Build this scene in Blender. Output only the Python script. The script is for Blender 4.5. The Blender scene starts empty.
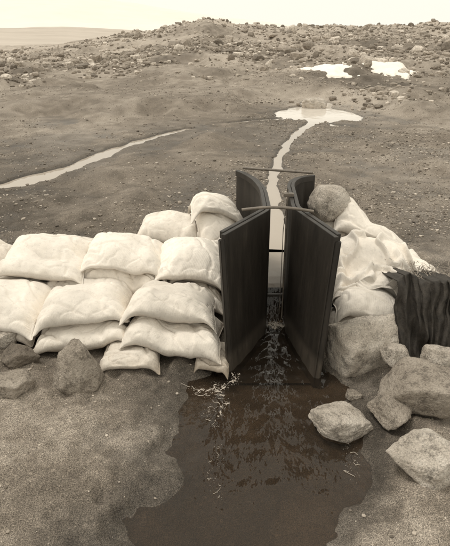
import bpy, math, numpy as np
from mathutils import Vector, Euler, noise as mn
# ---------- helpers ----------
def S(a,b,x):
    t=np.clip((np.asarray(x,float)-a)/(b-a),0,1); return t*t*(3-2*t)
def vn(x,y,seed=0):
    x=np.asarray(x,float);y=np.asarray(y,float)
    xi=np.floor(x).astype(np.int64);yi=np.floor(y).astype(np.int64)
    fx=x-xi;fy=y-yi;fx=fx*fx*fx*(fx*(fx*6-15)+10);fy=fy*fy*fy*(fy*(fy*6-15)+10)
    def h(a,b):
        n=(a*374761393+b*668265263+seed*974634777)&0xffffffff
        n=((n^(n>>13))*1274126177)&0xffffffff
        n=((n^(n>>16))*2246822519)&0xffffffff
        return ((n^(n>>15))&0xffffff)/float(0xffffff)
    return (h(xi,yi)*(1-fx)+h(xi+1,yi)*fx)*(1-fy)+(h(xi,yi+1)*(1-fx)+h(xi+1,yi+1)*fx)*fy
def fbm(x,y,o=4,seed=0):
    s=0;a=.5;t=0
    for i in range(o):
        s=s+a*vn(x*2**i+i*17.3,y*2**i-i*9.1,seed+i);t+=a;a*=.5
    return s/t
def sep(v,a=1):
    k=min(1,v/.8); return (v*(1.20-.13*k),v*(.988+.01*k),v*(.77+.13*k),a)
def mesh_obj(name,V,F,mat,smooth=True,parent=None):
    me=bpy.data.meshes.new(name)
    V=np.asarray(V,np.float32);F=np.asarray(F,np.int32)
    k=F.shape[1]
    me.vertices.add(len(V));me.vertices.foreach_set('co',V.ravel())
    me.loops.add(F.size);me.loops.foreach_set('vertex_index',F.ravel())
    me.polygons.add(len(F));me.polygons.foreach_set('loop_start',np.arange(0,F.size,k,dtype=np.int32))
    me.polygons.foreach_set('use_smooth',np.full(len(F),smooth))
    me.update(calc_edges=True);me.validate()
    ob=bpy.data.objects.new(name,me);bpy.context.collection.objects.link(ob)
    if mat:me.materials.append(mat)
    if parent:ob.parent=parent
    return ob
def gridF(nr,nc,off=0,flip=False):
    i=np.arange(nr-1)[:,None]*nc+np.arange(nc-1)[None,:]+off
    i=i.ravel()
    f=np.stack([i,i+1,i+nc+1,i+nc],1)
    return f[:,::-1] if flip else f
def pdist(x,y,P):
    d=np.full(np.shape(x),1e9);
    for (ax,ay),(bx,by) in zip(P[:-1],P[1:]):
        dx,dy=bx-ax,by-ay;t=np.clip(((x-ax)*dx+(y-ay)*dy)/(dx*dx+dy*dy),0,1)
        d=np.minimum(d,np.hypot(x-ax-t*dx,y-ay-t*dy))
    return d
# ---------- node helpers ----------
def newmat(name):
    m=bpy.data.materials.new(name);m.use_nodes=True;nt=m.node_tree
    return m,nt,nt.nodes['Principled BSDF'],nt.nodes['Material Output']
def N(nt,t,**k):
    n=nt.nodes.new(t)
    for a,b in k.items():setattr(n,a,b)
    return n
def ramp(nt,src,stops):
    r=nt.nodes.new('ShaderNodeValToRGB');e=r.color_ramp.elements
    e[0].position,e[0].color=stops[0];e[1].position,e[1].color=stops[-1]
    for p,c in stops[1:-1]:
        q=e.new(p);q.color=c
    nt.links.new(src,r.inputs[0]);return r.outputs[0]
def g(v):return (v,v,v,1)
def mul(nt,a,b,fac=1.0,mode='MULTIPLY'):
    m=nt.nodes.new('ShaderNodeMix');m.data_type='RGBA';m.blend_type=mode
    if not isinstance(fac,(int,float)):nt.links.new(fac,m.inputs[0])
    else:m.inputs[0].default_value=fac
    for s,i in((a,6),(b,7)):
        if isinstance(s,tuple):m.inputs[i].default_value=s
        else:nt.links.new(s,m.inputs[i])
    return m.outputs[2]
def madd(nt,a,ka,b=None):
    m=nt.nodes.new('ShaderNodeMath');m.operation='MULTIPLY_ADD';nt.links.new(a,m.inputs[0]);m.inputs[1].default_value=ka
    if b is None:m.inputs[2].default_value=0
    else:nt.links.new(b,m.inputs[2])
    return m.outputs[0]
def bump(nt,h,dist,strength=1):
    b=N(nt,'ShaderNodeBump');b.inputs['Distance'].default_value=dist;b.inputs['Strength'].default_value=strength
    nt.links.new(h,b.inputs['Height']);return b.outputs[0]
def noise(nt,co,scale,detail=4,rough=.55):
    n=N(nt,'ShaderNodeTexNoise');n.inputs['Scale'].default_value=scale;n.inputs['Detail'].default_value=detail
    n.inputs['Roughness'].default_value=rough;nt.links.new(co,n.inputs['Vector']);return n.outputs[0]
def attr(nt,n):return N(nt,'ShaderNodeAttribute',attribute_name=n).outputs['Fac']
def ground_mat():
    m,nt,p,o=newmat('dark_sand');tc=N(nt,'ShaderNodeTexCoord').outputs['Object'];L=nt.links.new
    c=ramp(nt,attr(nt,'tone'),[(0,sep(.085)),(.5,sep(.20)),(1,sep(.38))])
    n1=noise(nt,tc,230,1.5,.85)
    c=mul(nt,c,ramp(nt,n1,[(.28,g(.3)),(.5,g(.95)),(.72,g(2.1))]))
    v=N(nt,'ShaderNodeTexVoronoi');v.inputs['Scale'].default_value=75;L(tc,v.inputs['Vector'])
    c=mul(nt,c,ramp(nt,v.outputs['Color'],[(.0,g(.7)),(.5,g(1.0)),(.85,g(1.1)),(1,g(2.0))]),.55)
    w=attr(nt,'wet')
    c=mul(nt,c,mul(nt,c,g(.45)),w,'MIX')
    L(c,p.inputs['Base Color'])
    r=N(nt,'ShaderNodeMapRange');r.inputs[3].default_value=.95;r.inputs[4].default_value=.42
    L(w,r.inputs[0]);L(r.outputs[0],p.inputs['Roughness'])
    h=madd(nt,v.outputs['Distance'],.4,n1)
    L(bump(nt,h,.009,.85),p.inputs['Normal']);p.inputs['Specular IOR Level'].default_value=.35
    return m
def rock_mat(name,v,sc=6):
    m,nt,p,o=newmat(name);tc=N(nt,'ShaderNodeTexCoord').outputs['Object'];L=nt.links.new
    a=noise(nt,tc,130,3,.85);b_=noise(nt,tc,16,6,.75)
    c=ramp(nt,noise(nt,tc,sc,5,.65),[(.25,sep(v*.62)),(.5,sep(v)),(.75,sep(v*1.35))])
    c=mul(nt,c,ramp(nt,a,[(.3,g(.5)),(.5,g(1)),(.7,g(1.4))]),.8)
    c=mul(nt,c,ramp(nt,b_,[(.36,g(.55)),(.48,g(1.02))]))
    L(c,p.inputs['Base Color']);p.inputs['Roughness'].default_value=.88;p.inputs['Specular IOR Level'].default_value=.3
    L(bump(nt,madd(nt,b_,1,madd(nt,a,.2)),.045,.9),p.inputs['Normal'])
    return m
def stones_mat(name,lo,hi):
    m,nt,p,o=newmat(name);L=nt.links.new
    ge=N(nt,'ShaderNodeNewGeometry');tc=N(nt,'ShaderNodeTexCoord').outputs['Object']
    c=ramp(nt,ge.outputs['Random Per Island'],[(0,sep(lo)),(.6,sep((lo+hi)/2.3)),(1,sep(hi))])
    c=mul(nt,c,ramp(nt,noise(nt,tc,12,2,.7),[(.3,g(.7)),(.7,g(1.3))]))
    L(c,p.inputs['Base Color']);p.inputs['Roughness'].default_value=.9
    return m
def fabric_mat(name,v,dirt=.6):
    m,nt,p,o=newmat(name);L=nt.links.new;tc=N(nt,'ShaderNodeTexCoord').outputs['Object']
    oi=N(nt,'ShaderNodeObjectInfo')
    c=ramp(nt,oi.outputs['Random'],[(0,sep(v*.86)),(1,sep(v*1.03))])
    c=mul(nt,c,ramp(nt,noise(nt,tc,4,6,.7),[(.3,g(.80)),(.54,g(1.02))]))
    f=noise(nt,tc,42,4,.75)
    c=mul(nt,c,ramp(nt,f,[(.30,g(.86)),(.46,g(1.01))]))
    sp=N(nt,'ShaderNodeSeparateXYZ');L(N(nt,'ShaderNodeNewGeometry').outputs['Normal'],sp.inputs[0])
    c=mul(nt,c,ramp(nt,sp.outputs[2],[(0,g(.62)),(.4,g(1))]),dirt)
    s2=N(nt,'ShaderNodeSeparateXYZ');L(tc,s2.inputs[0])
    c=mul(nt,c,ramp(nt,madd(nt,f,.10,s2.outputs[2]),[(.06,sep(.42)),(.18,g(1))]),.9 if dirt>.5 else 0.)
    L(c,p.inputs['Base Color']);p.inputs['Roughness'].default_value=.85;p.inputs['Specular IOR Level'].default_value=.2
    mp=N(nt,'ShaderNodeMapping');mp.inputs['Rotation'].default_value=(0,0,.2);L(tc,mp.inputs[0])
    w=N(nt,'ShaderNodeTexWave');w.inputs['Scale'].default_value=80;w.inputs['Distortion'].default_value=.6;L(mp.outputs[0],w.inputs[0])
    mp2=N(nt,'ShaderNodeMapping');mp2.inputs['Scale'].default_value=(1,2.6,1.5);mp2.inputs['Rotation'].default_value=(0,0,.3);L(tc,mp2.inputs[0])
    cr=N(nt,'ShaderNodeTexNoise');cr.noise_type='RIDGED_MULTIFRACTAL';cr.inputs['Scale'].default_value=6;cr.inputs['Detail'].default_value=2;L(mp2.outputs[0],cr.inputs['Vector'])
    L(bump(nt,madd(nt,f,1,madd(nt,w.outputs[1],.25,madd(nt,cr.outputs[0],.8))),.006,.65),p.inputs['Normal']);return m
def water_mat(name,tint,rip,rs,silt=0,siltc=.4,ior=1.38,far=None):
    m=bpy.data.materials.new(name);m.use_nodes=True;nt=m.node_tree;L=nt.links.new
    for n in list(nt.nodes):
        if n.type!='OUTPUT_MATERIAL':nt.nodes.remove(n)
    o=nt.nodes[0];tc=N(nt,'ShaderNodeTexCoord').outputs['Object']
    mp=N(nt,'ShaderNodeMapping');mp.inputs['Scale'].default_value=(1,.6,1);L(tc,mp.inputs[0])
    b=bump(nt,noise(nt,mp.outputs[0],rs,3,.5),rip,1)
    fr=N(nt,'ShaderNodeFresnel');fr.inputs[0].default_value=ior;L(b,fr.inputs[1])
    df=N(nt,'ShaderNodeBsdfDiffuse');df.inputs[0].default_value=sep(siltc)
    if far:  # thin ice / silt makes the standing pond paler than the running stream
        s2=N(nt,'ShaderNodeSeparateXYZ');L(tc,s2.inputs[0])
        mr=N(nt,'ShaderNodeMapRange');mr.inputs[1].default_value=9.5;mr.inputs[2].default_value=11.6;L(s2.outputs[1],mr.inputs[0])
        L(mul(nt,sep(siltc),sep(far),mr.outputs[0],'MIX'),df.inputs[0])
    if silt<1:
        tr=N(nt,'ShaderNodeBsdfTransparent');tr.inputs[0].default_value=tint
        m2=N(nt,'ShaderNodeMixShader');m2.inputs[0].default_value=silt;L(tr.outputs[0],m2.inputs[1]);L(df.outputs[0],m2.inputs[2]);base=m2.outputs[0]
    else:base=df.outputs[0]
    gl=N(nt,'ShaderNodeBsdfGlossy');gl.inputs['Roughness'].default_value=.05;L(b,gl.inputs['Normal'])
    mx=N(nt,'ShaderNodeMixShader');L(fr.outputs[0],mx.inputs[0]);L(base,mx.inputs[1]);L(gl.outputs[0],mx.inputs[2]);L(mx.outputs[0],o.inputs[0])
    return m
def plain(name,v,rough=.6,nv=.25,sc=8,b=.004):
    m,nt,p,o=newmat(name);tc=N(nt,'ShaderNodeTexCoord').outputs['Object']
    n=noise(nt,tc,sc,6,.7)
    c=ramp(nt,n,[(.3,sep(v*(1-nv))),(.7,sep(v*(1+nv)))])
    nt.links.new(c,p.inputs['Base Color']);p.inputs['Roughness'].default_value=rough
    nt.links.new(bump(nt,noise(nt,tc,sc*6,3,.6),b,.6),p.inputs['Normal']);return m
def flume_mat():
    m,nt,p,o=newmat('flume_dark_paint');tc=N(nt,'ShaderNodeTexCoord').outputs['Object'];L=nt.links.new
    mp=N(nt,'ShaderNodeMapping');mp.inputs['Scale'].default_value=(9,9,1.6);L(tc,mp.inputs[0])
    st=noise(nt,mp.outputs[0],2.2,6,.7)
    c=ramp(nt,st,[(.3,sep(.012)),(.6,sep(.026)),(.8,sep(.055))])
    sp=N(nt,'ShaderNodeSeparateXYZ');L(tc,sp.inputs[0])
    c=mul(nt,c,ramp(nt,madd(nt,st,.10,sp.outputs[2]),[(.10,g(2.6)),(.15,g(1))]))
    L(c,p.inputs['Base Color']);p.inputs['Roughness'].default_value=.5
    L(bump(nt,st,.004,.5),p.inputs['Normal']);return m
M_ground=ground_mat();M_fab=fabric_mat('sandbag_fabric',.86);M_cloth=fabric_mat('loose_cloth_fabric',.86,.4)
M_rock=rock_mat('granite',.54);M_rock2=rock_mat('grey_rock',.35,4);M_rockd=rock_mat('dark_rock',.19,5)
M_stones=stones_mat('rubble_stone',.14,.55);M_peb=stones_mat('gravel_stone',.09,.5)
M_water=water_mat('stream_water_mat',(.62,.53,.44,1),.013,13,.05,.2,1.42)
M_waterup=water_mat('meltwater_mat',(1,1,1,1),.006,6,1,.38,1.38,.72)
M_wflume=water_mat('approach_water_mat',(1,1,1,1),.008,9,1,.30)
M_flume=flume_mat();M_rod=plain('flume_rod_steel',.14,.45,.3,30,.001)
M_tarp=plain('black_geotextile',.03,.8,.5,25,.006);M_snow=plain('old_snow',.84,.8,.08,2,.03);M_foam=plain('foam_mat',.45,.9,.3,90,.003)
M_straw=plain('dry_fibre',.22,.9,.5,40,.001)
# ---------- terrain ----------
pathA=[(.32,3.2),(.34,3.7),(.42,4.3),(.51,5.2),(.54,6.0),(.80,7.5),(1.05,8.6),(1.35,9.6),(1.75,10.6),(2.0,11.8),(2.4,14)]
pathB=[(1.3,11.2),(.5,10.8),(-.64,9.9),(-1.35,8.6),(-1.72,7.5),(-1.95,6.6),(-2.40,5.75),(-3.3,5.1),(-5,4.4),(-8,4)]
LW=-.035;UW=.105
RX=[-60,-30,-21.5,-17,-11.9,-6.5,-1.9,1.5,7.2,13,21.5,32,60];RZ=[-.3,-.2,-.1,.5,1.5,2.2,3.1,2.6,2.3,2.4,2.8,3.2,3.6]
def inpool(x,y):
    n=(fbm(x*5,y*5,4,5)-.5)*.18
    xl=np.interp(y,[0,1.0,1.27,1.62,1.86,2.08,2.28,2.33],[-.5,-.34,-.28,-.20,-.08,-.15,-.16,-.02])
    xr=np.interp(y,[0,1.0,1.27,1.52,1.74,2.2,2.33],[.2,.22,.28,.42,.54,.55,.5])
    return np.minimum(np.minimum(x-xl,xr-x)+n,(2.34-y)*2)
def pondq(x,y):
    dpo=np.hypot((x-2.0)/.86,(y-12.3)/1.6)
    return dpo,dpo+(fbm(x*1.4,y*1.2,4,33)-.5)*.9-(.45*np.clip((12.0-y)/1.5,-1,.4))
def H(x,y):
    x=np.asarray(x,float);y=np.asarray(y,float)
    up=S(2.95,3.7,y)
    z=.035+.10*up
    n=(fbm(x*2.6,y*2.6,4,1)-.5)
    dA=pdist(x,y,pathA);dB=pdist(x,y,pathB);dpo,pq=pondq(x,y)
    dst=np.minimum(np.minimum(dA,dB),np.maximum(0,(dpo-1))*1.1)
    near=1-S(3.4,4.2,y)
    z=z+n*.085*(1-.5*S(3.5,4.5,y))+(fbm(x*11,y*11,4,2)-.5)*(.022+.006*near)
    z=z-near*.024*S(.56,.70,fbm(x*5.5,y*5.5,3,6))+near*.014*S(.52,.62,fbm(x*5+4,y*3,3,16))+near*(fbm(x*40,y*40,2,17)-.5)*.006
    z=z+.07*S(-.3,-1.1,x)*S(2.6,2.0,y)
    z=z+S(.3,1.6,dst)*S(3.8,5.5,y)*S(.42,.68,fbm(x*.45+3,y*.3,4,8))*.26
    z=z+S(4,9,y)*(fbm(x*.9,y*.9,4,3)-.45)*.08*S(.2,.8,dst)
    rz=np.interp(x/np.maximum(y,1)*55,RX,RZ)
    prof=.12*S(14,28,y)+.25*S(24,38,y)+.63*S(34,56,y)
    z=z+rz*prof*(1-.55*S(58,120,y))
    z=z+S(18,45,y)*((fbm(x*.16,y*.12,5,12)-.5)*.9*np.clip(rz/2,.25,1)+(fbm(x*.7,y*.7,4,13)-.5)*.3)*(1-S(70,140,y))
    z=z+S(13,18,y)*S(1,6,x)*(fbm(x*.5,y*.5,4,14))*.35*(1-S(40,60,y))
    z=np.where(y>150,z*0+.0,z)
    s=inpool(x,y);m=S(-.34,.18,s);z=z*(1-m)+(-.078+n*.07+(fbm(x*9,y*5,3,19)-.5)*.025)*m
    hw=np.interp(y,[2.2,2.4,2.8,3.2,3.7,4.2,5,8,10.0,11,14],[.26,.24,.075,.075,.2,.06,.0,.0,.03,.12,.3])*(1+1.6*(fbm(x*2,y*1.3,3,21)-.5)*S(3.8,4.2,y))+.10*(fbm(x*6,y*4,3,22)-.5)*S(3.9,4.3,y)
    bed=np.interp(y,[2.2,2.95,3.2,3.6,4],[-.1,-.1,.0,.03,.06])
    m=(1-S(hw,hw+np.where(y<3.75,.04,.10),dA))
    m=np.where(y<3.2,(1-S(hw,hw+.04,np.abs(x-np.interp(y,[2.2,2.8,3.2],[.26,.31,.32]))))*S(2.1,2.25,y),m)
    z=z*(1-m)+np.minimum(z,bed)*m
    hb=np.clip(.035+.16*(fbm(x*.9,y*.9,3,30)-.3)+.12*(fbm(x*5,y*4,3,31)-.5)+.07*S(7,5.8,y)-.03*S(7.5,8.5,y),.0,.22)
    m=(1-S(hb,hb+.10,dB))*np.clip(hb/.02,0,1);z=z*(1-m)+np.minimum(z,.07)*m
    m=(1-S(.8,1.0,pq));z=z*(1-m)+np.minimum(z,.065)*m
    return z
ys=[-3.]
while ys[-1]<3000:
    y=ys[-1]; ys.append(y+(.06 if y<.9 else max(.010,y*.0062) if y<75 else y*.03))
ys=np.array(ys);c=np.linspace(-1,1,601);c=np.sign(c)*np.abs(c)**1.25
X=c[None,:]*(2.2+.82*np.maximum(ys,0))[:,None];Y=np.repeat(ys[:,None],601,1)
Z=H(X,Y)
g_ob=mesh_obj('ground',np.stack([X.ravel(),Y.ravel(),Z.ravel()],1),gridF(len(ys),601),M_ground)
x,y,z=X.ravel(),Y.ravel(),Z.ravel()
wet=np.where(y<2.9,1-S(.01,.09,z-LW),(1-S(.0,.045,z-UW))*(y<16))
wet=np.where((y<2.3)&(z<LW-.005),.75,wet)
wet=np.maximum(wet,.5*S(.5,.64,fbm(x*1.1,y*.7,4,41))*S(3,4,y)*S(13,8,y))
wet=np.clip(wet+.7*S(.42,.60,fbm(x*3,y*3,4,44))*S(3.9,3.2,y)*S(-.7,-.0,inpool(x,y)),0,1)
tone=.49+(fbm(x*.35,y*.22,5,51)-.5)*1.2+(fbm(x*5,y*5,4,52)-.5)*.6+(fbm(x*22,y*22,3,53)-.5)*.45*S(8,3,y)+(fbm(x*1.7+5,y*1.7,4,56)-.5)*.9*S(5,3,y)
bars=S(.45,.62,fbm(x*.22,y*.18,4,54))*S(6,11,y)
tone=tone+.20*bars+.36*S(22,55,y)-.14*S(8,4,y)*S(3,4,y)  # sand bars paler; the far lift paints aerial haze into the ground colour
tone=np.where((y<2.3)&(z<LW),.5+(tone-.5)*.35,tone)
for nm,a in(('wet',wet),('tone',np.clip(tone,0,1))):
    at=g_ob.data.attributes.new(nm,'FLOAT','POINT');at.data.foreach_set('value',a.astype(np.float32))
# ---------- water ----------
px=np.linspace(-.8,1.1,240);py=np.concatenate([np.linspace(-2.5,.9,40),np.linspace(.91,2.36,230)])
PX,PY=np.meshgrid(px,py)
def wz(x,y):
    a=.0030*S(1.2,2.3,y)*np.exp(-((x-.27)/.24)**2)
    ph=fbm(x*6,y*4,3,60)*9
    return LW+a*np.sin((y+.3*np.abs(x-.27))*52+ph)+(fbm(x*15,y*11,3,61)-.5)*.007*S(.8,1.9,y)+(fbm(x*5,y*3,3,63)-.5)*.006
V1=np.stack([PX.ravel(),PY.ravel(),wz(PX,PY).ravel()],1)
mesh_obj('water',V1,gridF(len(py),240),M_water)
LWX=lambda y:np.interp(y,[2.36,2.78,3.2,3.35,3.5,3.65,3.78],[.0,.245,.262,.25,.225,.18,.12])
RWX=lambda y:np.interp(y,[2.30,2.78,3.2,3.32,3.42,3.50,3.56,3.6],[.513,.372,.39,.405,.43,.47,.53,.60])
def flw(name,y0,y1,n,mat):
    yy=np.linspace(y0,y1,n);tt=np.linspace(0,1,36)
    XX=LWX(yy)[:,None]*(1-tt)+RWX(yy)[:,None]*tt;YY=np.repeat(yy[:,None],36,1)
    prof=np.interp(YY,[2.36,2.86,2.92,3.02,3.12,3.2,3.3],[LW,LW-.004,LW+.006,.02,.075,.099,UW])
    ZZ=prof+(wz(XX,YY)-LW)*S(3.0,2.8,YY)*1.6+.014*(fbm(XX*30,YY*18,3,66)-.5)*S(2.6,2.85,YY)*S(3.1,2.95,YY)
    if y0<2.4:ZZ[0]=wz(XX[0],YY[0])
    return mesh_obj(name,np.stack([XX.ravel(),YY.ravel(),ZZ.ravel()],1),gridF(n,36),mat)
flw('flume_water',2.36,3.16,130,M_water);flw('flume_water',3.16,3.75,70,M_wflume)
def ribbon(name,P,hw,z,mat):
    P=np.array(P);d=np.r_[0,np.cumsum(np.hypot(*np.diff(P,axis=0).T))];n=int(d[-1]/.06)+2
    s=np.linspace(0,d[-1],n);cx=np.interp(s,d,P[:,0]);cy=np.interp(s,d,P[:,1])
    k=np.ones(9)/9;pad=lambda a:np.convolve(np.r_[[a[0]]*4,a,[a[-1]]*4],k,'valid');cx=pad(cx);cy=pad(cy)
    tx=np.gradient(cx);ty=np.gradient(cy);l=np.hypot(tx,ty);nx,ny=ty/l,-tx/l
    w=np.linspace(-1,1,9);h=np.interp(cy,*hw) if isinstance(hw,tuple) else np.full(n,hw)
    X=cx[:,None]+nx[:,None]*h[:,None]*w;Y=cy[:,None]+ny[:,None]*h[:,None]*w
    return mesh_obj(name,np.stack([X.ravel(),Y.ravel(),np.full(X.size,z)],1),gridF(n,9),mat)
ribbon('stream',[(.33,3.752),(.34,3.9)]+pathA[2:9],([3.7,4,6,10.6],[.38,.32,.2,.28]),UW,M_waterup)
ribbon('stream',pathB,.30,UW-.002,M_waterup)
a=np.linspace(0,2*np.pi,64,endpoint=False)
V=[(2.1,12.4,UW-.004)]+[(2.1+1.9*math.cos(t),12.4+2.6*math.sin(t),UW-.004) for t in a]
mesh_obj('pond',V,[(0,i+1,(i+1)%64+1) for i in range(64)],M_waterup,False)
# ---------- rocks ----------
def ico(sub):
    import bmesh
    bm=bmesh.new();bmesh.ops.create_icosphere(bm,subdivisions=sub,radius=1)
    V=np.array([v.co[:] for v in bm.verts]);F=np.array([[v.index for v in f.verts] for f in bm.faces]);bm.free();return V,F
IC={s:ico(s) for s in(1,2,3,5)}
def rockshape(V,seed,planes=10,rnd=.2,sharp=22):
    r=np.random.default_rng(seed);n=r.normal(size=(planes,3));n/=np.linalg.norm(n,axis=1)[:,None]
    ax=np.array([[1,0,0],[-1,0,0],[0,1,0],[0,-1,0],[0,0,1],[0,0,-1]])+r.normal(size=(6,3))*.22
    ax/=np.linalg.norm(ax,axis=1)[:,None];n=np.concatenate([ax,n])
    off=np.concatenate([r.uniform(.7,.9,6),r.uniform(.78,1.02,planes)])
    q=np.clip(V@n.T,1e-3,None)/off
    inv=(np.sum(q**sharp,1))**(1/sharp)
    return V*((1/inv)*(1-rnd)+rnd*.9)[:,None]
def B(name,loc,size,seed,mat,rot=(0,0,0),rnd=.15,planes=9,rough=.05,ground=True,taper=0):
    V,F=IC[5];W=rockshape(V,seed,planes,rnd,40)
    out=np.empty_like(W)
    for i,v in enumerate(W):
        p=Vector(v)+Vector((seed*3.1,0,0))
        d=mn.fractal(p*1.7,1,2,4)*rough*1.3+mn.fractal(p*5,.7,2,5)*rough*.8
        out[i]=v*(1+d)
    R=np.array(Euler([math.radians(a) for a in rot]).to_matrix());out=out@R.T
    out[:,:2]*=(1-taper*(out[:,2:3]))
    lo,hi=out.min(0),out.max(0);out=(out-(lo+hi)/2)/(hi-lo)*np.array(size)
    z=loc[2]+(float(np.mean(H(loc[0]+np.linspace(-.3,.3,5)*size[0],loc[1]+np.zeros(5)))) if ground else 0)
    ob=mesh_obj(name,out,F,mat);ob.location=(loc[0],loc[1],z+(size[2]*.5*.72 if ground else 0));return ob
B('boulder',(.725,2.37,-.04),(.36,.28,.37),41,M_rock,(6,-5,14),.06,5,.045)
B('boulder',(.53,1.93,.0),(.29,.26,.15),12,M_rock,(0,5,20),.25)
B('boulder',(.76,1.93,.0),(.20,.28,.14),13,M_rock2,(10,12,30),.08)
B('boulder',(.92,2.01,.01),(.42,.34,.20),14,M_rock2,(14,10,-25),.03,5,.03)
B('boulder',(.80,1.59,-.02),(.34,.28,.19),15,M_rock,(0,-8,15),.05,5)
B('boulder',(.86,2.24,.07),(.15,.13,.11),16,M_rock,(0,0,15),.2)
B('boulder',(1.06,2.20,.04),(.20,.20,.20),17,M_rock,(0,0,50),.1)
B('boulder',(1.2,1.95,.0),(.26,.26,.18),18,M_rock,(0,0,70),.15)
B('boulder',(1.2,1.5,.0),(.24,.26,.16),38,M_rock2,(0,0,10),.15)
B('boulder',(.69,3.36,.61),(.28,.26,.25),19,M_rock,(0,10,15),.6,14,.03,False)
B('boulder',(-.73,2.16,-.03),(.25,.22,.31),57,M_rock2,(10,-8,25),.35,10,.07,True,.5)
B('boulder',(-1.0,2.05,-.02),(.20,.19,.11),21,M_rock2,(0,10,-20),.12)
B('boulder',(-1.22,2.50,-.01),(.17,.16,.13),22,M_rock,(0,0,30),.2)
B('boulder',(-1.08,2.32,-.02),(.22,.2,.14),23,M_rockd,(0,-10,40),.12)
B('boulder',(-1.5,2.3,.0),(.3,.25,.2),24,M_rock2,(0,-10,40),.15)
B('boulder',(2.15,13.2,.05),(.62,.5,.26),25,M_rock,(0,-4,5),.3)
B('boulder',(.64,2.12,-.01),(.09,.07,.05),27,M_rock2,(0,0,0),.3)
# ---------- rubble & gravel ----------
def scatter(name,P,Sz,lvl,mat,seed,sink=.25,nt=16):
    r=np.random.default_rng(seed);V,F=IC[lvl];T=[rockshape(V,seed*100+i,6,.12,24)*(.92+.16*r.random((len(V),1))) for i in range(nt)]
    nv=len(V);n=len(P);out=np.empty((n,nv,3),np.float32);k=r.integers(0,nt,n);a=r.uniform(0,6.283,n)
    sc=np.stack([r.uniform(.7,1.25,n),r.uniform(.7,1.2,n),r.uniform(.45,.9,n)],1)*Sz[:,None]/2
    T=np.array(T)[k]*sc[:,None,:]
    ca,sa=np.cos(a)[:,None],np.sin(a)[:,None]
    out[:,:,0]=T[:,:,0]*ca-T[:,:,1]*sa+P[:,0,None];out[:,:,1]=T[:,:,0]*sa+T[:,:,1]*ca+P[:,1,None]
    out[:,:,2]=T[:,:,2]+(P[:,2]+Sz*.5*(.5-sink))[:,None]
    FF=(F[None]+np.arange(n)[:,None,None]*nv).reshape(-1,3)
    return mesh_obj(name,out.reshape(-1,3),FF,mat,False)
def pts(n,y0,y1,dens,seed,smin,smax,alpha,scale=lambda y:1):
    r=np.random.default_rng(seed);y=np.exp(r.uniform(np.log(y0),np.log(y1),n));x=r.uniform(-1,1,n)*(1.0+.62*y)
    keep=r.random(n)<dens(x,y);x,y=x[keep],y[keep];z=H(x,y)
    u=r.random(len(x));s=smin*(1-u*(1-(smin/smax)**alpha))**(-1/alpha)*scale(y)
    return np.stack([x,y,z],1),s
def notwater(x,y):
    return (H(x,y)>np.where(y<2.9,LW+.01,UW+.012))
P,s=pts(32000,20,75,lambda x,y:(.15+.9*S(.4,.6,fbm(x*.12,y*.12,3,70)))*S(18,32,y)*(.5+.5*S(20,34,y)),71,.10,.85,2.3)
scatter('rubble_field',P,s,2,M_stones,3)
P,s=pts(3200,12,30,lambda x,y:S(.05,.33,x/y)*(.2+.75*S(.4,.6,fbm(x*.4,y*.4,3,75)))*notwater(x,y),76,.08,.48,2.1)
scatter('scattered_boulders',P,s,2,M_stones,4)
P,s=pts(900,18,30,lambda x,y:(x/y<.05)*S(.5,.62,fbm(x*.25+9,y*.35,3,77))*notwater(x,y),78,.1,.45,2.1)
scatter('scattered_boulders',P,s,2,M_stones,14)
def dg(x,y):
    return notwater(x,y)*(.2+.8*S(.40,.62,fbm(x*.8,y*.8,3,80)))*np.where(y<3.7,.0,1)*np.where(x<0,.35,.9)
P,s=pts(90000,3.8,26,dg,81,.010,.05,2.8,lambda y:.7+y*.065)
scatter('gravel',P,s,1,M_peb,5)
def dn(x,y):
    return notwater(x,y)*(.15+.85*S(.45,.65,fbm(x*2,y*2,3,82)))
P,s=pts(20000,.9,4.2,dn,83,.0028,.022,2.3)
scatter('pebbles',P,s,1,M_peb,6)
# ---------- sandbags ----------
hx0,hx1,hy0,hy1,hs=-2.4,1.9,2.0,4.6,.01
gx=np.arange(hx0,hx1,hs);gy=np.arange(hy0,hy1,hs);GX,GY=np.meshgrid(gx,gy);HM=H(GX,GY)
HM=np.maximum(HM,.0)
def blur(A,sig):
    k=np.arange(-int(3*sig),int(3*sig)+1);w=np.exp(-k**2/(2*sig*sig));w/=w.sum();p=len(k)//2
    A=np.pad(A,p,'edge');A=np.apply_along_axis(lambda r:np.convolve(r,w,'valid'),1,A);return np.apply_along_axis(lambda r:np.convolve(r,w,'valid'),0,A)
def samp(A,x,y):
    fx=np.clip((x-hx0)/hs,0,len(gx)-1.01);fy=np.clip((y-hy0)/hs,0,len(gy)-1.01);i=fx.astype(int);j=fy.astype(int);a=fx-i;b=fy-j
    return (A[j,i]*(1-a)+A[j,i+1]*a)*(1-b)+(A[j+1,i]*(1-a)+A[j+1,i+1]*a)*b
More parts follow.
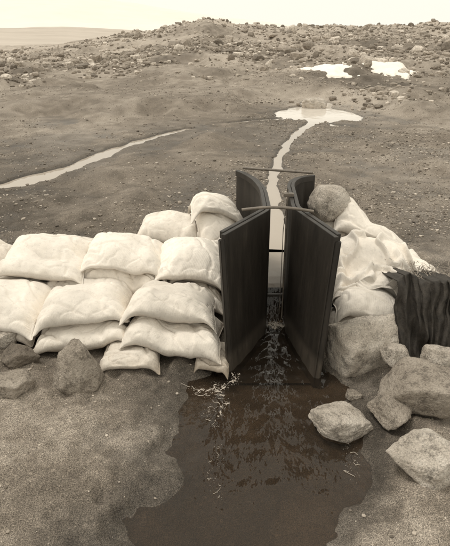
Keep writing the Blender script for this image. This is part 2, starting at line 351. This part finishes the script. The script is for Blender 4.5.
def sandbag(cx,cy,L,W,T,rot=0,seed=0,lift=0):
    r=np.random.default_rng(seed+500);nu,nv=140,110
    u=np.sin(np.linspace(-1,1,nu)*np.pi/2)[None,:]*np.ones((nv,1));v=np.sin(np.linspace(-1,1,nv)*np.pi/2)[:,None]*np.ones((1,nu))
    ue=np.clip(np.abs(u)/.975,0,1);ve=np.abs(v)
    h=((1-ue**3.2)**.55)*((1-ve**2.8)**.5)
    wob=(fbm(v*2.5+seed,u*2.5,3,seed)-.5)
    X=L/2*u*(1-.06*(1-v*v))*(1+.07*wob);Yv=W/2*v*(1-.05*(1-u*u))*(1+.10*wob)
    X=X+r.uniform(-.1,.1)*Yv
    a=math.radians(rot);wx=cx+X*math.cos(a)-Yv*math.sin(a);wy=cy+X*math.sin(a)+Yv*math.cos(a)
    sup=samp(BL,wx,wy)
    A=np.c_[X.ravel(),Yv.ravel(),np.ones(X.size)];q=np.sqrt(h.ravel()+.02);co,*_=np.linalg.lstsq(A*q[:,None],sup.ravel()*q,rcond=None)
    pl=(A@co).reshape(X.shape);base=.55*sup+.45*pl+lift
    lump=(fbm(X*6+seed*3.3,Yv*6,2,seed+7)-.5)*.036+(fbm(X*20+seed,Yv*20,2,seed+9)-.5)*.007
    edgeu=S(.5,.95,np.abs(u));edgev=S(.6,.97,np.abs(v))
    wr=.010*edgeu*(np.sin(Yv*85+fbm(X*8,Yv*10,2,seed+3)*10))*(.2+fbm(X*6,Yv*9,2,seed+33)) + .0035*edgev*np.sin(X*60+fbm(X*10,Yv*9,2,seed+4)*9)
    rg=1-np.abs(2*fbm(X*4+seed,Yv*7+X*3,2,seed+11)-1);cr=.011*S(.88,1.,rg)*S(0,.5,h)
    rg2=1-np.abs(2*fbm(X*9+Yv*4+seed,Yv*13-X*5,2,seed+15)-1);cr=cr+.006*S(.84,1.,rg2)*S(0,.4,h)*(1-.6*S(.6,.95,h))
    mid=base+T*.43
    flap=(fbm(Yv*14+seed,X*3,2,seed+6)-.5)*.03*S(.93,1,np.abs(u))
    droop=.030*S(.6,1,np.abs(u*v))+.012*S(.8,1,np.abs(u))
    top=mid-droop+(T*.64*h)+(lump+wr-cr)*S(0,.45,h)+flap+.0015
    bot=mid-droop-(T*.46*h)+(wr*.6)*S(0,.45,h)+flap-.0015
    n=nu*nv
    V=np.concatenate([np.stack([wx.ravel(),wy.ravel(),top.ravel()],1),np.stack([wx.ravel(),wy.ravel(),bot.ravel()],1)])
    F=[gridF(nv,nu),gridF(nv,nu,n,True)]
    idx=np.arange(n).reshape(nv,nu);rim=np.concatenate([idx[0,:],idx[1:,-1],idx[-1,-2::-1],idx[-2:0:-1,0]]);rn=np.roll(rim,-1)
    F.append(np.stack([rim,rim+n,rn+n,rn],1))
    ob=mesh_obj('sandbag',V-np.array([cx,cy,0]),np.concatenate(F),M_fab);ob.location=(cx,cy,0)
    ii=np.clip(((wx-hx0)/hs).round().astype(int),0,len(gx)-1);jj=np.clip(((wy-hy0)/hs).round().astype(int),0,len(gy)-1)
    np.maximum.at(HM,(jj.ravel(),ii.ravel()),top.ravel())
bags=[
 [(-.50,2.40,.32,.32,.08,8),(-.06,2.41,.19,.24,.06,-12)],
 [(-.28,2.53,.54,.44,.15,-4),(-.80,2.62,.54,.44,.14,3),(-1.30,2.70,.52,.42,.13,-3),(-1.82,2.75,.54,.4,.13,4),
  (-.28,3.05,.54,.48,.15,2),(-.82,3.10,.54,.46,.15,-3),(-1.36,3.13,.54,.46,.15,2),(-1.9,3.18,.54,.46,.15,2),(-.1,3.50,.40,.4,.16,80),(-.5,3.55,.5,.4,.14,10),(-1.0,3.55,.5,.4,.1,0),
  (.80,2.68,.42,.38,.13,4),(.86,3.12,.5,.4,.16,-8),(.78,3.45,.5,.36,.18,5),(1.22,3.0,.44,.5,.13,0),(1.2,3.4,.44,.4,.12,0)],
 [(-.305,2.65,.52,.50,.155,-3),(-.80,2.70,.53,.52,.155,3),(-1.27,2.72,.52,.52,.15,-4),(-1.8,2.80,.54,.46,.14,5),
  (-.16,3.16,.44,.42,.13,4),(-.65,3.12,.52,.42,.14,-6),(-1.18,3.2,.54,.42,.13,4),(-1.72,3.2,.52,.4,.13,0),(-.06,3.52,.36,.4,.14,85),(-.42,3.56,.46,.36,.11,6),
  (.83,2.70,.42,.34,.14,-6),(.88,3.12,.52,.38,.15,-10),(.76,3.42,.46,.36,.16,5),(1.2,3.05,.4,.4,.10,10)],
 [(-.21,3.10,.46,.42,.12,3),(-.62,3.10,.54,.38,.12,-2),(-1.12,3.06,.55,.44,.13,3),(-1.64,3.18,.5,.4,.13,-3),(-1.15,3.44,.56,.34,.11,2),(-.02,3.48,.40,.36,.12,18),(-.4,3.55,.44,.34,.09,-6),
  (.88,2.93,.54,.38,.14,-16),(.70,3.38,.36,.34,.12,5)],
 [(-.05,3.56,.42,.32,.12,14),(.98,3.28,.50,.34,.15,-18)],
]
k=0
for layer in bags:
    BL=blur(HM,3.0)
    for b in layer:
        k+=1;sandbag(*b,seed=k)
# ---------- draped cloth ----------
BL=blur(HM,2.0);nu,nt=200,160
uu=np.linspace(0,1,nu)[None,:]*np.ones((nt,1));t=np.linspace(0,1,nt)[:,None]*np.ones((1,nu))
wx=.60+.64*uu+.20*(t-.5)*uu+.02*np.sin(t*5)+.04*(fbm(t*4,uu*0,3,90)-.5)
yb=3.12-.10*uu+.05*(fbm(uu*5,uu*0,3,89)-.5);yf=2.76-.12*uu
tt=np.clip(t/.60,0,1);wy=yb*(1-tt)+yf*tt
zt=samp(BL,wx,np.maximum(wy,2.78))+.020
hang=np.clip((t-.60)/.40,0,1)
ln=.02+.24*S(.3,.85,uu)+.06*(fbm(uu*7,uu*0,3,92)-.5)
ph=uu*21+t*5+fbm(uu*3,t*2,3,93)*10
fold=np.sin(ph)+.4*np.sin(ph*2.1+2)
rg=1-np.abs(2*fbm(uu*3.2+t*3,t*3.5-uu*2,2,96)-1)
z=zt-hang*ln+.022*fold*(.25+.75*S(0,.6,t))*(1-hang*.8)*S(0,.1,t)+.042*S(.82,1,rg)*(1-hang)
wy=wy-hang*.04+fold*.028*hang-.010*S(.4,.62,t)*fold
wx=wx+.02*np.cos(ph)*hang+.07*hang*uu
mesh_obj('draped_cloth',np.stack([wx.ravel(),wy.ravel(),z.ravel()],1),gridF(nt,nu),M_cloth).modifiers.new('t','SOLIDIFY').thickness=.003
# tarp with frayed dry fibres along the top
nu,nt=320,90
uu=np.linspace(0,1,nu)[None,:]*np.ones((nt,1));t=np.linspace(0,1,nt)[:,None]*np.ones((1,nu))
pl=np.sin(uu*105+fbm(uu*6,t*1.2,3,97)*14);pl2=np.sin(uu*25+8*fbm(uu*5,t*2,2,98))
wx=.93+.75*uu+.010*pl*t-.03*(1-t)+.02*(fbm(uu*0,t*6,3,101)-.5)
hgt=.41-.10*uu+.10*(fbm(uu*9,uu*0,4,99)-.5)
a=np.clip(t/.8,0,1);b=np.clip((t-.8)/.2,0,1)
z=a*hgt+.02-b*.10;wy=2.36+.10*uu+.20*a+b*.35+(.014*pl+.025*pl2)*(1-b*.7)+.02*(fbm(uu*30,t*8,3,103)-.5)
mesh_obj('geotextile_sheet',np.stack([wx.ravel(),wy.ravel(),z.ravel()],1),gridF(nt,nu),M_tarp).modifiers.new('t','SOLIDIFY').thickness=.004
r=np.random.default_rng(9);VV=[];FF=[]
for i in range(900):
    q=r.random();bx=1.0+.70*q;by=2.62+.10*q+r.random()*.30;bz=.36-.10*q+r.uniform(-.04,.04);l=r.uniform(.03,.11);an=r.uniform(0,6.28);dz=r.uniform(-.08,.02);w_=.0018
    d=np.array([math.cos(an)*l,math.sin(an)*l,dz]);s_=np.array([-math.sin(an)*w_,math.cos(an)*w_,0]);p0=np.array([bx,by,bz]);pm=p0+d*.5+[0,0,.012]
    o=len(VV);VV+=[p0-s_,p0+s_,pm-s_,pm+s_,p0+d-s_*.3,p0+d+s_*.3];FF+=[(o,o+1,o+3,o+2),(o+2,o+3,o+5,o+4)]
mesh_obj('dry_fibres',VV,FF,M_straw)
# ---------- flume ----------
fl=bpy.data.objects.new('flume',None);bpy.context.collection.objects.link(fl)
def smooth_poly(P,n=60):
    P=np.array(P);d=np.r_[0,np.cumsum(np.hypot(*np.diff(P,axis=0).T))];s=np.linspace(0,d[-1],n);return np.stack([np.interp(s,d,P[:,0]),np.interp(s,d,P[:,1])],1)
def lean(V):
    V=np.array(V,float);f=S(2.85,2.35,V[:,1])*(.40-V[:,2]*.55)*.10
    V[:,0]+=np.where(V[:,0]<.3,f,-f);return V
def wall(name,P,side,z0,z1,th):
    P=smooth_poly(P,90);T=np.gradient(P,axis=0);T/=np.linalg.norm(T,axis=1)[:,None]
    nrm=np.stack([-T[:,1],T[:,0]],1)*side
    Q=P+nrm*th;n=len(P);V=[]
    for A,zz in((P,z0),(P,z1),(Q,z1),(Q,z0)):V.append(np.c_[A,np.full(n,zz)])
    V=lean(np.concatenate(V));F=[]
    for a_,b_ in((0,1),(1,2),(2,3),(3,0)):
        i=np.arange(n-1);F.append(np.stack([a_*n+i,a_*n+i+1,b_*n+i+1,b_*n+i],1))
    F.append([[0,n,2*n,3*n],[n-1,4*n-1,3*n-1,2*n-1]])
    ob=mesh_obj(name,V,np.concatenate(F),M_flume,False,fl)
    m=ob.modifiers.new('b','BEVEL');m.width=.003;m.segments=2;m.limit_method='ANGLE';m.angle_limit=math.radians(50);return ob
Lp=[(0,2.37),(.236,2.76),(.25,2.80),(.258,2.85),(.262,3.15),(.258,3.25),(.245,3.35),(.225,3.46),(.195,3.56),(.155,3.66),(.10,3.75)]
Rp=[(.513,2.31),(.38,2.76),(.372,2.80),(.372,2.85),(.388,3.15),(.393,3.25),(.405,3.33),(.43,3.41),(.47,3.48),(.53,3.53),(.61,3.56)]
wall('left_wall',Lp,1,-.10,.745,.022);wall('right_wall',Rp,-1,-.10,.755,.022)
def off(P,d,side):
    P=smooth_poly(P,60);T=np.gradient(P,axis=0);T/=np.linalg.norm(T,axis=1)[:,None];return P+np.stack([-T[:,1],T[:,0]],1)*side*d
wall('left_rim',off(Lp,.024,1)[1:-1],1,.710,.749,.022);wall('right_rim',off(Rp,.024,-1)[1:-1],-1,.720,.759,.022)
def tube(name,P,r,mat,par=fl):
    cu=bpy.data.curves.new(name,'CURVE');cu.dimensions='3D';cu.bevel_depth=r;cu.bevel_resolution=3;s=cu.splines.new('POLY');s.points.add(len(P)-1)
    for q,p in zip(s.points,P):q.co=(*p,1)
    cu.materials.append(mat);o=bpy.data.objects.new(name,cu);bpy.context.collection.objects.link(o);o.parent=par;return o
def boxo(name,c,s,mat,rot=0,dolean=False):
    import bmesh
    bm=bmesh.new();bmesh.ops.create_cube(bm,size=1)
    R=Euler((0,0,rot)).to_matrix()
    for v in bm.verts:v.co.x*=s[0];v.co.y*=s[1];v.co.z*=s[2]
    bmesh.ops.bevel(bm,geom=bm.edges[:],offset=min(s)*.15,segments=2,affect='EDGES')
    for v in bm.verts:
        v.co=R@v.co+Vector(c)
        if dolean:v.co=Vector(lean([list(v.co)])[0])
    me=bpy.data.meshes.new(name);bm.to_mesh(me);bm.free();me.materials.append(mat);o=bpy.data.objects.new(name,me);bpy.context.collection.objects.link(o);o.parent=fl;return o
boxo('exit_post_left',(-.018,2.374,.315),(.026,.026,.81),M_flume,.5,True);boxo('exit_post_right',(.535,2.314,.322),(.026,.026,.82),M_flume,-.3,True)
th=np.linspace(0,1,20)
tube('cross_rod_front',[(.09+.38*q,2.70-.03*q,.768+.018*math.sin(math.pi*q)) for q in th],.008,M_rod)
tube('cross_rod_back',[(.13+.47*q,3.70-.15*q,.769) for q in th],.009,M_rod)
tube('gauge_rod',[(.368,2.98,.76),(.367,2.97,.5),(.364,2.95,.2),(.360,2.93,-.02)],.004,M_rod)
tube('gauge_cable',[(.372,3.0,.80),(.352,3.0,.55),(.35,2.98,.25),(.345,2.95,.0)],.0022,M_rod)
boxo('gauge_bracket',(.375,3.0,.768),(.06,.03,.02),M_rod)
boxo('sill',(.325,3.10,.02),(.125,.03,.10),M_flume)
yy=np.linspace(2.33,3.7,40);zf=np.interp(yy,[2.3,2.9,3.2,3.7],[-.085,-.085,.03,.04]);Vf=np.concatenate([np.c_[LWX(yy)+.0,yy,zf],np.c_[RWX(yy)-.0,yy,zf]])
i=np.arange(39);mesh_obj('floor',Vf,np.stack([i,i+40,i+41,i+1],1),M_flume,False,fl)
# ---------- foam ----------
def foam(lines):
    VV=[];FF=[];o=0;r=np.random.default_rng(3)
    for li,(P,w0) in enumerate(lines):
        P=smooth_poly(P,160);s=np.arange(160)
        P=P+np.stack([fbm(s*.08,s*0+li,3,li)-.5,fbm(s*.08,s*0+li+9,3,li+3)-.5],1)*.09
        T=np.gradient(P,axis=0);T/=np.linalg.norm(T,axis=1)[:,None];nn=np.stack([-T[:,1],T[:,0]],1)
        w=w0*np.clip((fbm(s*.3,s*0+li,3,li+20)-.44)*5,0,1)*(.3+fbm(s*.9,s*0,2,li+30))
        A=P+nn*w[:,None];Bq=P-nn*w[:,None]
        z=np.maximum(wz(P[:,0],P[:,1]),H(P[:,0],P[:,1]))+.002
        V=np.concatenate([np.c_[A,z],np.c_[P,z+.002],np.c_[Bq,z]]);VV.append(V);i=np.arange(159)
        keep=(w[:-1]+w[1:])>.0004
        for a_,b_ in((0,160),(160,320)):FF.append((np.stack([a_+i,a_+i+1,b_+i+1,b_+i],1)[keep])+o)
        o+=480
    for li,(P,w0) in enumerate(lines):
        nb=int(40+w0*40000);P=smooth_poly(P,nb)+r.normal(size=(nb,2))*.016
        for (x_,y_) in P:
            rr=r.uniform(.0008,.0026)*(.4+w0*100);zz=float(max(wz(x_,y_),H(x_,y_)))+.002;a=np.arange(6)*np.pi/3+r.random()
            VV.append(np.c_[x_+rr*np.cos(a),y_+rr*np.sin(a),np.full(6,zz)]);FF.append(np.array([[o,o+1,o+2,o+3],[o,o+3,o+4,o+5]]));o+=6
    return mesh_obj('foam',np.concatenate(VV),np.concatenate(FF),M_foam)
foam([([(-.20,2.24),(-.12,2.16),(-.06,2.1),(-.1,2.0),(-.02,1.92)],.0018),([(-.04,2.26),(-.06,2.2),(.0,2.1),(-.03,2.0)],.0028),([(.06,2.34),(.05,2.27),(-.04,2.2),(-.14,2.20)],.004),
 ([(.55,1.85),(.55,1.75),(.52,1.62)],.0008),([(-.02,1.8),(-.06,1.62),(-.02,1.5)],.0005),
 ([(.27,2.86),(.32,2.84),(.37,2.86)],.005),([(.27,2.9),(.32,2.89),(.37,2.9)],.005)])
# ---------- snow patches ----------
def snow(cx,cy,rx,ry,seed):
    n=90;u=np.linspace(-1.4,1.4,n);U,Vv=np.meshgrid(u,u);x=cx+U*rx;y=cy+Vv*ry
    r=np.hypot(U,Vv)+(fbm(x*1.6,y*.9,4,seed)-.5)*1.3
    hh=H(x,y);hm=np.mean(hh)
    z=hh*.75+.25*hm+.12*(1-S(.1,1.0,r))+.02-.4*S(.85,1.15,r)
    mesh_obj('snow_patch',np.stack([x.ravel(),y.ravel(),z.ravel()],1),gridF(n,n),M_snow)
snow(4.0,21.3,1.2,2.0,6);snow(6.25,21.6,1.0,2.0,2)
# ---------- distance ----------
def hill(name,y0,y1,xs,zs,mat,amp,seed,xw):
    n,m=160,60;x=np.linspace(-xw,xw,n)[None,:]*np.ones((m,1));t=np.linspace(0,1,m)[:,None]*np.ones((1,n));y=y0+(y1-y0)*t
    top=np.interp(x,xs,zs);z=top*t**1.1+(fbm(x/amp,y/amp,5,seed)-.5)*top*.35*np.sin(t*math.pi*.9)-2*(1-S(0,.05,t))
    z=z+(fbm(x/amp*1.5,y*0,4,seed+2)-.5)*.10*top*t
    return mesh_obj(name,np.stack([x.ravel(),y.ravel(),z.ravel()],1),gridF(m,n),mat)
M_haze=plain('hazy_hill',.44,1,.16,.02,.1);M_glac=plain('snow_slope',.75,1,.05,.004,.1)  # hill albedo is kept pale to paint in the haze of distance
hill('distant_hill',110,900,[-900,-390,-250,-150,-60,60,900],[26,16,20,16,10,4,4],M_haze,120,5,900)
hill('snow_mountain',1100,2500,[-2600,-960,-400,100,530,900,2600],[330,190,140,80,30,8,8],M_glac,500,9,2600)
# ---------- world / light / camera ----------
w=bpy.data.worlds.new('World');bpy.context.scene.world=w;w.use_nodes=True;nt=w.node_tree;bg=nt.nodes['Background']
EL,AZ=math.radians(66),math.radians(-75)
sk=nt.nodes.new('ShaderNodeTexSky');sk.sky_type='NISHITA';sk.sun_disc=False;sk.sun_elevation=EL;sk.sun_rotation=AZ
bw=nt.nodes.new('ShaderNodeRGBToBW');nt.links.new(sk.outputs[0],bw.inputs[0])
col=mul(nt,bw.outputs[0],(1,.95,.86,1))
col=mul(nt,col,(11.2,10.7,9.4,1),.88,'MIX')
nt.links.new(col,bg.inputs[0]);bg.inputs[1].default_value=.10
su=bpy.data.lights.new('sun','SUN');su.energy=1.5;su.angle=math.radians(16);su.color=(1,.95,.87)
so=bpy.data.objects.new('sun',su);bpy.context.collection.objects.link(so)
d=Vector((math.sin(AZ)*math.cos(EL),math.cos(AZ)*math.cos(EL),math.sin(EL)));so.rotation_euler=d.to_track_quat('Z','Y').to_euler()
cam=bpy.data.cameras.new('camera');co=bpy.data.objects.new('camera',cam);bpy.context.collection.objects.link(co)
cam.sensor_fit='VERTICAL';cam.sensor_height=24;cam.lens=23.03;cam.clip_end=8000;cam.clip_start=.05
co.location=(0,0,1.6);co.rotation_euler=(math.radians(66),0,0)
sc=bpy.context.scene;sc.camera=co;sc.view_settings.view_transform='Standard';sc.view_settings.look='None';sc.view_settings.exposure=0
